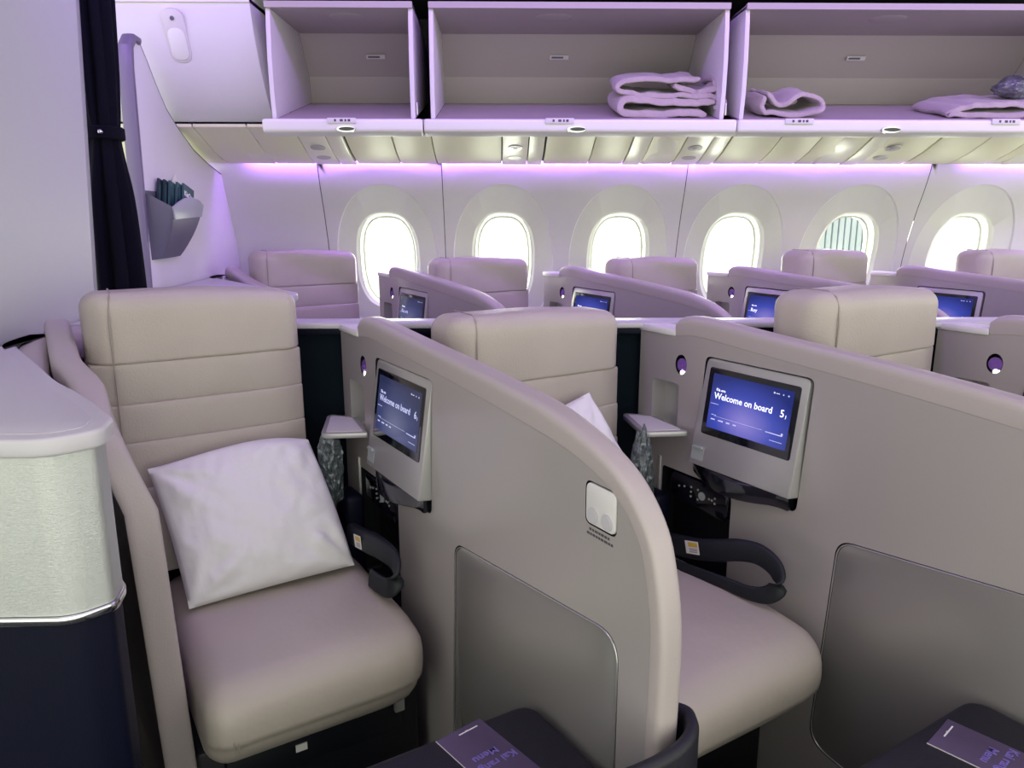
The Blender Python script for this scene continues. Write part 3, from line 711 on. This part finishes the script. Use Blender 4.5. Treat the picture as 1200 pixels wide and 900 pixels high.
# ------------------------------------------------------------ rear privacy screen of the centre row
ps = empty('privacy_screen', (0, 2.16, 0), label='dark navy fabric screen with a pale top rail behind the front row of seats', cat='screen')
bm = new(); box(bm, -1.19, 2.75, -.005, .03, .02, 1.135); link('fabric_panel', bm, 'navy_fabric', ps, smooth=False)
bm = new(); box(bm, -1.19, 2.75, -.045, .05, 1.136, 1.153, .006); link('top_rail', bm, 'counter', ps)
bm = new(); box(bm, -1.19, 2.75, -.03, -.006, 1.118, 1.135, .002); link('lower_lip', bm, 'navy_panel', ps)

# ------------------------------------------------------------ seats
def pad(x0, x1, y0, y1, z0, z1, r, seg=4, puffy=0.0, div=0, seed=0, wr=0):
    t = bmesh.new(); box(t, x0, x1, y0, y1, z0, z1, r, seg)
    if div:
        bmesh.ops.subdivide_edges(t, edges=[e for e in t.edges if e.calc_length() > .04], cuts=div, use_grid_fill=True)
    cx, cy, cz = (x0+x1)/2, (y0+y1)/2, (z0+z1)/2; hx, hy, hz = (x1-x0)/2, (y1-y0)/2, (z1-z0)/2
    for v in t.verts:
        u = Vector(((v.co.x-cx)/hx, (v.co.y-cy)/hy, (v.co.z-cz)/hz))
        if puffy:
            v.co.x += puffy*u.x*(1-min(1, u.y**2))*(1-min(1, u.z**2)); v.co.z += puffy*.6*u.z*(1-min(1, u.x**2))*(1-min(1, u.y**2))
        if wr: v.co += Vector((1, 0, 0))*noise.noise(Vector((v.co.x*6, v.co.y*22+seed, v.co.z*7)))*wr
    return t
def make_seat(k, drop=0.0, slide=0.0):
    o = empty('cabin_seat', loc2w(k), RZ); Z = -drop
    B0, B1 = -.628, -.135
    # headrest: box like pad, side face set back behind a piped edge
    bm = pad(-.335, -.186, B0, B1, 1.03+Z, 1.270+Z, .042, 6, .004, 8, k, .003)
    for v in bm.verts:
        if v.co.z > 1.2+Z: v.co.z -= .014*max(0, (v.co.y-(-.38))/.24)
        t = max(0, (-.575-v.co.y)/.053); v.co.x -= .018*t    # side leans back
    r_ = bmesh.ops.bisect_plane(bm, geom=bm.verts[:]+bm.edges[:]+bm.faces[:], plane_co=(0, 0, 1.1075+Z), plane_no=(0, 0, 1), clear_inner=True)
    be = [e for e in r_['geom_cut'] if isinstance(e, bmesh.types.BMEdge)]
    bmesh.ops.edgeloop_fill(bm, edges=be)
    bmesh.ops.bevel(bm, geom=[e for e in bm.edges if abs(e.verts[0].co.z-1.1075-Z) < 1e-4 and abs(e.verts[1].co.z-1.1075-Z) < 1e-4 and e.calc_face_angle(0) > .8], offset=.004, segments=2, affect='EDGES')
    link('headrest', bm, 'leather', o, ang=60)
    bm = new(); tube(bm, [(-.1855, B0+.052, 1.112+Z), (-.1835, B0+.052, 1.20+Z), (-.1885, B0+.054, 1.236+Z), (-.201, B0+.058, 1.260+Z), (-.23, B0+.064, 1.2715+Z), (-.32, B0+.066, 1.271+Z)], .0022, 6); link('piping', bm, 'leather_seam', o)
    zs = [1.106, 1.008, .915, .80, .60]; fl = [0, 0, 0, .012, .055]
    for i in range(4):
        z1, z0 = zs[i]+Z, zs[i+1]+Z*(1 if i < 3 else 0); f = -.186+.004*i
        bm = pad(-.325, f, B0, B1+fl[i]*.3, z0-.001, z1+.001, .0055, 3, .003, 6, i+k*3)
        for v in bm.verts:
            t = (v.co.y-B1+.02)/.02
            if v.co.y > B1-.03: v.co.x -= .02*max(0, (v.co.y-(B1-.03))/.03)**2
            if v.co.y < B0+.03: v.co.x -= .02*max(0, ((B0+.03)-v.co.y)/.03)**2
            if i == 3:
                t = (z1-v.co.z)/(z1-z0); v.co.x += .05*t
                if v.co.y > -.3: v.co.y += .05*min(1, t*2.2)
        link('back_cushion', bm, 'leather', o, ang=60)
    bm = new(); tube(bm, [(-.186+.003, B0+.052, 1.105+Z), (-.180, B0+.052, .93+Z), (-.172, B0+.052, .80+Z)], .002, 6); link('side_seam', bm, 'leather_seam', o)
    # seat cushion with waterfall front
    bm = pad(-.20, .385, -.535, -.055, .362, .565, .055, 6, .0, 7)
    for v in bm.verts:
        s, b, z = v.co
        q = max(0, (s-.15)/.235)
        if z > .48: z -= .020*q*q
        if z > .5: z += .010*math.cos((b+.29)*6)-.012*math.exp(-((s+.02)**2+(b+.25)**2)/.02)
        z += .004*noise.noise(Vector((s*13, b*6+k, 2)))*(1 if z > .5 else 0)
        if s > .30: s += .018*math.sin(max(0, min(1, (z-.39)/.17))*math.pi)-.03*max(0, (b+.17)/.12)**2
        if z < .43: s -= .015
        if k == 1 and b > -.2: b += .02*(b+.2)/.15
        v.co = (s+slide*(s+.2)/.585, b, z)
    link('seat_cushion', bm, 'leather_soft', o, ang=60)
    bm = new()
    for db in (0, .008):
        tube(bm, [Vector(p) for p in catmull([(.19, -.462+db, .556), (.28, -.464+db, .548), (.345, -.466+db, .530), (.385, -.468+db, .49), (.399, -.468+db, .46), (.397, -.468+db, .425)], 4)], .0018, 6)
    for v in bm.verts: v.co.x += slide*(v.co.x+.2)/.585; v.co.y -= .02
    link('cushion_stitching', bm, 'leather_seam', o)
    bm = new(); box(bm, -.30, .27, -.54, -.04, .05, .36, .01); box(bm, .23, .29, -.49, -.09, .26, .355, .01); bs = link('seat_base', bm, 'dark', o)
    bm = new(); box(bm, .291, .294, -.345, -.32, .300, .317); link('latch_tag', bm, 'tag_white', bs, smooth=False)
    bm = new(); box(bm, .29, .305, -.115, -.09, .315, .36, .004); link('bracket', bm, 'silver', bs)
    bm = new(); box(bm, -.40, -.33, -.60, -.10, .32, 1.05, .02); link('back_shell', bm, 'navy_fabric', o)
    return o
S = {}
S1 = make_seat(0, 0.0)
S2 = make_seat(1, .055, .055); S2.location = loc2w(1)
tag(S1, 'beige leather seat at the left front holding the large white pillow', 'seat')
tag(S2, 'beige leather seat in the middle of the front row, pillow half hidden behind the divider', 'seat')
clone(S1, loc2w(2), label='beige leather seat at the right of the front row, only its upper back showing', cat='seat')
for k, src, lab in ((0, S1, 'first window-row seat from the left, beside the first window'), (1, S2, 'window-row seat in front of the second window'), (2, S2, 'window-row seat in front of the third window, between the two nearest-centre dividers'),
                    (3, S1, 'window-row seat in front of the pale blue striped fifth window'), (4, S1, 'window-row seat cut by the right edge of the picture')):
    s_ = clone(src, loc2w(k, True), label=lab, cat='seat')
    if src is S2: s_.location.z = 0.02

# ------------------------------------------------------------ white counter consoles at the row ends
def make_console(lab, loc):
    o = empty('side_console', loc, label=lab, cat='console')
    XL = -.535
    top = [(XL, .0)]+rounded([(XL, .0), (.0, .0), (.050, .055), (.036, .118), (-.105, .295)], [0, .08, .04, .05, 0], 7)[1:-1]
    top += [(p.x, p.y) for p in catmull([(-.02, .19, 0), (-.115, .297, 0), (-.205, .392, 0), (-.332, .552, 0), (-.440, .684, 0), (-.505, .77, 0), (-.525, .84, 0), (-.532, .92, 0)], 5)][1:]+[(XL, .93)]
    def inset(P, d):
        N = len(P); out = []
        for i in range(N):
            a, b = Vector(P[i-1]), Vector(P[(i+1) % N]); t = (b-a).normalized(); out.append((P[i][0]-t.y*d, P[i][1]+t.x*d))
        return out
    bm = new(); prism(bm, top, 1.122, 1.150, 'z', r=.006, seg=3); ct = link('counter_top', bm, 'counter', o)
    bm = new(); prism(bm, inset(top, .028), 1.149, 1.1512, 'z', r=.0008); link('counter_inlay', bm, 'counter', ct)
    bm = new(); prism(bm, inset(top, .014), .875, 1.121, 'z'); link('metal_cladding', bm, 'brushed', o, ang=50)
    bm = new(); prism(bm, inset(top, .010), .860, .874, 'z', r=.002); link('metal_strip', bm, 'chrome', o, ang=50)
    bm = new(); prism(bm, inset(top, .018), .0, .859, 'z'); link('lower_body', bm, 'navy_panel', o, ang=50)
    return o
C1 = make_console('white-topped console with brushed metal and navy sides filling the left edge', (-.625, 1.024, 0))
clone(C1, (-.625+FDX-.01, 1.024+FDY, 0), label='white-topped console in the window row, beside the partition', cat='console')
# low leather ledge between counter and end divider
bm = new(); path = catmull([(-1.150, 2.09, 1.105), (-1.150, 1.98, 1.105), (-1.13, 1.88, 1.105), (-1.085, 1.77, 1.10), (-1.035, 1.68, 1.09), (-.985, 1.59, 1.08), (-.935, 1.51, 1.07)], 5)
o = empty('leather_ledge', (-1.0, 1.8, 0), label='padded leather ledge tucked between the white counter and the end divider', cat='ledge')
ribbon(bm, [p-Vector((-1.0, 1.8, 0)) for p in path], (0, 0, 1), .09, .075); link('padding', bm, 'rim_leather', o, ang=60)
bm = new(); box(bm, -.165, -.12, .2, .28, 0, 1.05); box(bm, -.02, .03, -.06, .0, 0, 1.05); link('support', bm, 'dark', o, smooth=False)

# ------------------------------------------------------------ ottomans with menu cards
def make_ottoman(k, lab):
    o = empty('ottoman', loc2w(k), RZ, label=lab, cat='ottoman')
    bm = new(); prism(bm, rounded([(.715, -.52), (1.30, -.52), (1.30, -.012), (.715, -.012)], [.03, .05, .05, .045], 6), .47, .56, 'z', r=.014, seg=4); link('cushion', bm, 'ottoman_leather', o)
    bm = new(); prism(bm, rounded([(.735, -.50), (1.28, -.50), (1.28, -.03), (.735, -.03)], .04, 5), .0, .469, 'z'); link('base', bm, 'dark', o)
    return o
make_ottoman(0, 'dark navy ottoman at bottom centre, carrying a purple menu card')
make_ottoman(1, 'dark navy ottoman in the bottom right corner, carrying a purple menu card')
def make_card(k, s, b, rot, lab):
    p = L2W(s, b, .5605, k); o = empty('menu_card', p, RZ+rot, label=lab, cat='menu card')
    bm = new(); box(bm, 0, .24, -.0475, .0475, 0, .0016); link('cover', bm, 'card', o, smooth=False)
    bm = new(); box(bm, -.0003, .24, -.0482, -.0474, 0.0, .0018); link('paper_edge', bm, 'card_edge', o, smooth=False)
    bm = new(); box(bm, .012, .0145, -.008, .032, .0016, .0020); box(bm, .011, .013, .006, .012, .0016, .0020); link('white_mark', bm, 'print_white', o, smooth=False)
    # lettering is read from the aisle side: it stands on its head in the picture
    T = Matrix.Translation((.082, .026, .0018)) @ Matrix.Rotation(math.radians(-90+180), 4, 'Z')
    T2 = Matrix.Translation((.100, .040, .0018)) @ Matrix.Rotation(math.radians(-90+180), 4, 'Z')
    TT = Matrix.Rotation(0, 4, 'Z')
    text('lettering', 'Menu', .022, Matrix.Translation((.075, .022, .0018)) @ Matrix.Rotation(math.radians(-90), 4, 'Z') @ Matrix.Rotation(0, 4, 'Z'), 'card_print', o, .0003)
    text('lettering', 'Kai rangi', .022, Matrix.Translation((.100, .042, .0018)) @ Matrix.Rotation(math.radians(-90), 4, 'Z'), 'card_print', o, .0003)
    return o
make_card(0, .722, -.168, math.radians(8), 'purple menu card lying on the centre ottoman, dark wrap-around guard at its right')
make_card(1, .740, -.171, math.radians(10), 'purple menu card with a white lower edge, lying on the bottom right ottoman')

# dark wrap-around foot guard in front of the divider's end
g = empty('foot_guard', (.2, 1.0, 0), label='dark curved foot guard curling round the bottom end of the middle divider', cat='foot guard')
path = catmull([(-.15, .885, .66), (-.02, .885, .675), (.062, .896, .685), (.122, .908, .69), (.191, .932, .695), (.252, .965, .70), (.286, 1.005, .702), (.292, 1.048, .702), (.272, 1.066, .700), (.252, 1.052, .70), (.246, 1.02, .70)], 5)
P_ = [p-Vector((.2, 1.0, 0)) for p in path]; bm = new(); rings = []; N = len(P_)
for i, p in enumerate(P_):
    d = (P_[min(i+1, N-1)]-P_[max(i-1, 0)]); d.z = 0; d.normalize(); n_ = Vector((-d.y, d.x, 0)); th = .011
    hh = p.z-.38
    sec = [(-th, -hh), (-th, -.012), (-th*.7, -.003), (0, 0), (th*.7, -.003), (th, -.012), (th, -hh)]
    rings.append([bm.verts.new(p+n_*a+Vector((0, 0, b))) for a, b in sec])
for A, B in zip(rings, rings[1:]):
    for k in range(7): bm.faces.new((A[k], A[(k+1) % 7], B[(k+1) % 7], B[k]))
bm.faces.new(rings[0][::-1]); bm.faces.new(rings[-1]); link('guard_panel', bm, 'ottoman_leather', g, ang=50)
bm = new(); box(bm, .0, .05, -.09, -.06, 0, .40); box(bm, -.2, -.15, -.13, -.10, 0, .40); link('support', bm, 'dark', g, smooth=False)

# ------------------------------------------------------------ pillows
def make_pillow(name, C4, thick, k, label, seed, n=44, bulge=.0):
    """C4 corners in seat coordinates: top-left, top-right, bottom-right, bottom-left"""
    TL, TR, BR, BL = [Vector(c) for c in C4]; bm = new()
    nrm = (TR-TL).cross(BL-TL).normalized()
    if nrm.x < 0: nrm = -nrm
    def pt(u, v, side):
        e = 1-.015*(math.sin(math.pi*u)); ed = 1-.03*math.sin(math.pi*v)
        uu = .5+(u-.5)*ed+(.03*math.sin(math.pi*v)*u if bulge else 0); vv = .5+(v-.5)*e-(bulge*(math.sin(math.pi*u**1.5)**.8)*(1-v) if u > 0 else 0)
        p = (TL*(1-uu)+TR*uu)*(1-vv)+(BL*(1-uu)+BR*uu)*vv
        f = (max(0, 1-abs(2*u-1)**2.6)*max(0, 1-abs(2*v-1)**2.6))**.55
        w = .009*noise.noise(Vector((u*5+seed, v*4, 0)))+.010*abs(noise.noise(Vector((u*9+v*6+seed, v*3-u*5, 1))))+.006*abs(noise.noise(Vector((u*14-v*9, v*16+u*5+seed, 2))))
        # creases running from the corners
        for cu, cv in ((0, 0), (1, 0), (1, 1), (0, 1)):
            dx, dy = u-cu, v-cv; r = math.hypot(dx, dy); a = math.atan2(dy, dx); w += .006*math.sin(a*11+seed)*math.exp(-((r-.22)/.14)**2)
        return p+nrm*side*(thick/2*f+w*min(1, f*2)) + nrm*(.0)
    G = {}
    for s in (1, -1):
        for i in range(n+1):
            for j in range(n+1):
                key = (i, j, 0 if i in (0, n) or j in (0, n) else s)
                if key not in G: G[key] = bm.verts.new(pt(i/n, j/n, s))
    for s in (1, -1):
        for i in range(n):
            for j in range(n):
                q = [G[(a, b, 0 if a in (0, n) or b in (0, n) else s)] for a, b in ((i, j), (i+1, j), (i+1, j+1), (i, j+1))]
                if s < 0: q.reverse()
                bm.faces.new(q)
    o = link(name, bm, 'linen', None, ang=80); o.location = loc2w(k); o.rotation_euler.z = RZ
    return tag(o, label, 'pillow')
make_pillow('pillow', [(-.135, -.535, .862), (-.135, -.150, .872), (.045, -.105, .580), (.055, -.500, .578)], .125, 0, 'large white pillow leaning on the left front seat', 2, bulge=.075)
make_pillow('pillow', [(-.13, -.60, .93), (-.15, -.272, 1.008), (.01, -.150, .69), (.055, -.52, .578)], .11, 1, 'white pillow on the middle seat, only a corner showing above the divider rim', 6)

# ------------------------------------------------------------ wrapped headset bags
def bagmesh(k, c, size, lab, seed):
    p = L2W(*c, k); o = crumple('headset_bag', p, *size, seed, 'clear_bag', lab, 'plastic bag', .45, RZ, 0)
    i = crumple('headset', (0, 0, 0), size[0]*.6, size[1]*.6, size[2]*.8, seed+3, 'strap', 'x', 'x', .3)
    for k_ in ('label', 'category'): del i[k_]
    i.parent = o; return o
bagmesh(0, (-.115, -.100, .775), (.024, .030, .090), 'crinkled clear plastic bag tucked beside the large pillow on the left seat', 3)
bagmesh(1, (-.085, -.145, .80), (.026, .030, .095), 'crinkled clear plastic bag beside the half-hidden pillow on the middle seat', 11)
# padded side bolster (dark arm pad) behind each front seat
for k, nm in ((0, 'left'), (1, 'middle')):
    o = empty('arm_pad', L2W(-.16, -.035, 0, k), RZ, label='dark padded arm block beside the %s front seat, under the fold-out tray' % nm, cat='armrest')
    bm = new(); box(bm, -.05, .05, -.03, .025, .0, .70, .015, 3); link('pad', bm, 'navy_panel', o)

# ------------------------------------------------------------ seat belts with airbag padding
def belt(k, path, ws, ths, lab, tagpos, side):
    o = empty('seat_belt', loc2w(k), RZ, label=lab, cat='seat belt')
    P_ = catmull(path, 6)
    def interp(v): 
        out = []
        for i in range(len(P_)): t = i/(len(P_)-1)*(len(v)-1); j = min(int(t), len(v)-2); out.append(v[j]*(1-t+j)+v[j+1]*(t-j))
        return out
    bm = new(); ribbon(bm, P_, side, interp(ws), interp(ths)); link('webbing', bm, 'strap', o, ang=60)
    x, y, z, tl = tagpos; M = Matrix.Translation((x, y, z)) @ FACE @ Matrix.Rotation(tl, 4, 'Z')
    bm = new(); pl(bm, [(-.023, -.0165), (.023, -.0165), (.023, .0165), (-.023, .0165)], 0, .001, M); tg = link('care_label', bm, 'tag_white', o, smooth=False)
    bm = new(); pl(bm, [(-.012, .002), (.020, .002), (.020, .013), (-.012, .013)], .001, .0014, M); link('yellow_panel', bm, 'tag_yellow', tg, smooth=False)
    bm = new()
    for i in range(3): pl(bm, [(-.010, -.004-i*.004), (.018, -.004-i*.004), (.018, -.0025-i*.004), (-.010, -.0025-i*.004)], .001, .0014, M)
    tag(link('fine_print', bm, 'pocket_grey', tg, smooth=False), kind='stuff'); return o
belt(1, [(-.03, -.085, .600), (.06, -.080, .618), (.13, -.075, .640), (.19, -.070, .663), (.245, -.066, .672), (.295, -.070, .660), (.318, -.082, .632), (.300, -.095, .603), (.255, -.105, .590), (.18, -.11, .585), (.10, -.115, .578), (.02, -.12, .570)],
     [.055, .056, .056, .054, .050, .046, .044, .042, .034, .030, .028, .028], [.030, .032, .032, .028, .020, .014, .012, .012, .012, .012, .010, .010],
     'black padded seat belt looped on the middle seat, a yellow and white tag on it', (.062, -.0975, .626, math.radians(15)), (0, .15, 1))
belt(0, [(-.02, -.085, .640), (.05, -.085, .650), (.12, -.085, .664), (.19, -.082, .672), (.25, -.08, .668), (.272, -.088, .640), (.262, -.10, .612), (.22, -.105, .602), (.17, -.11, .600)],
     [.050, .052, .054, .050, .046, .046, .046, .046, .046], [.030, .034, .034, .026, .016, .014, .014, .014, .012],
     'black padded seat belt lying beside the large pillow, small tag showing', (.075, -.1035, .655, math.radians(12)), (0, .15, 1))
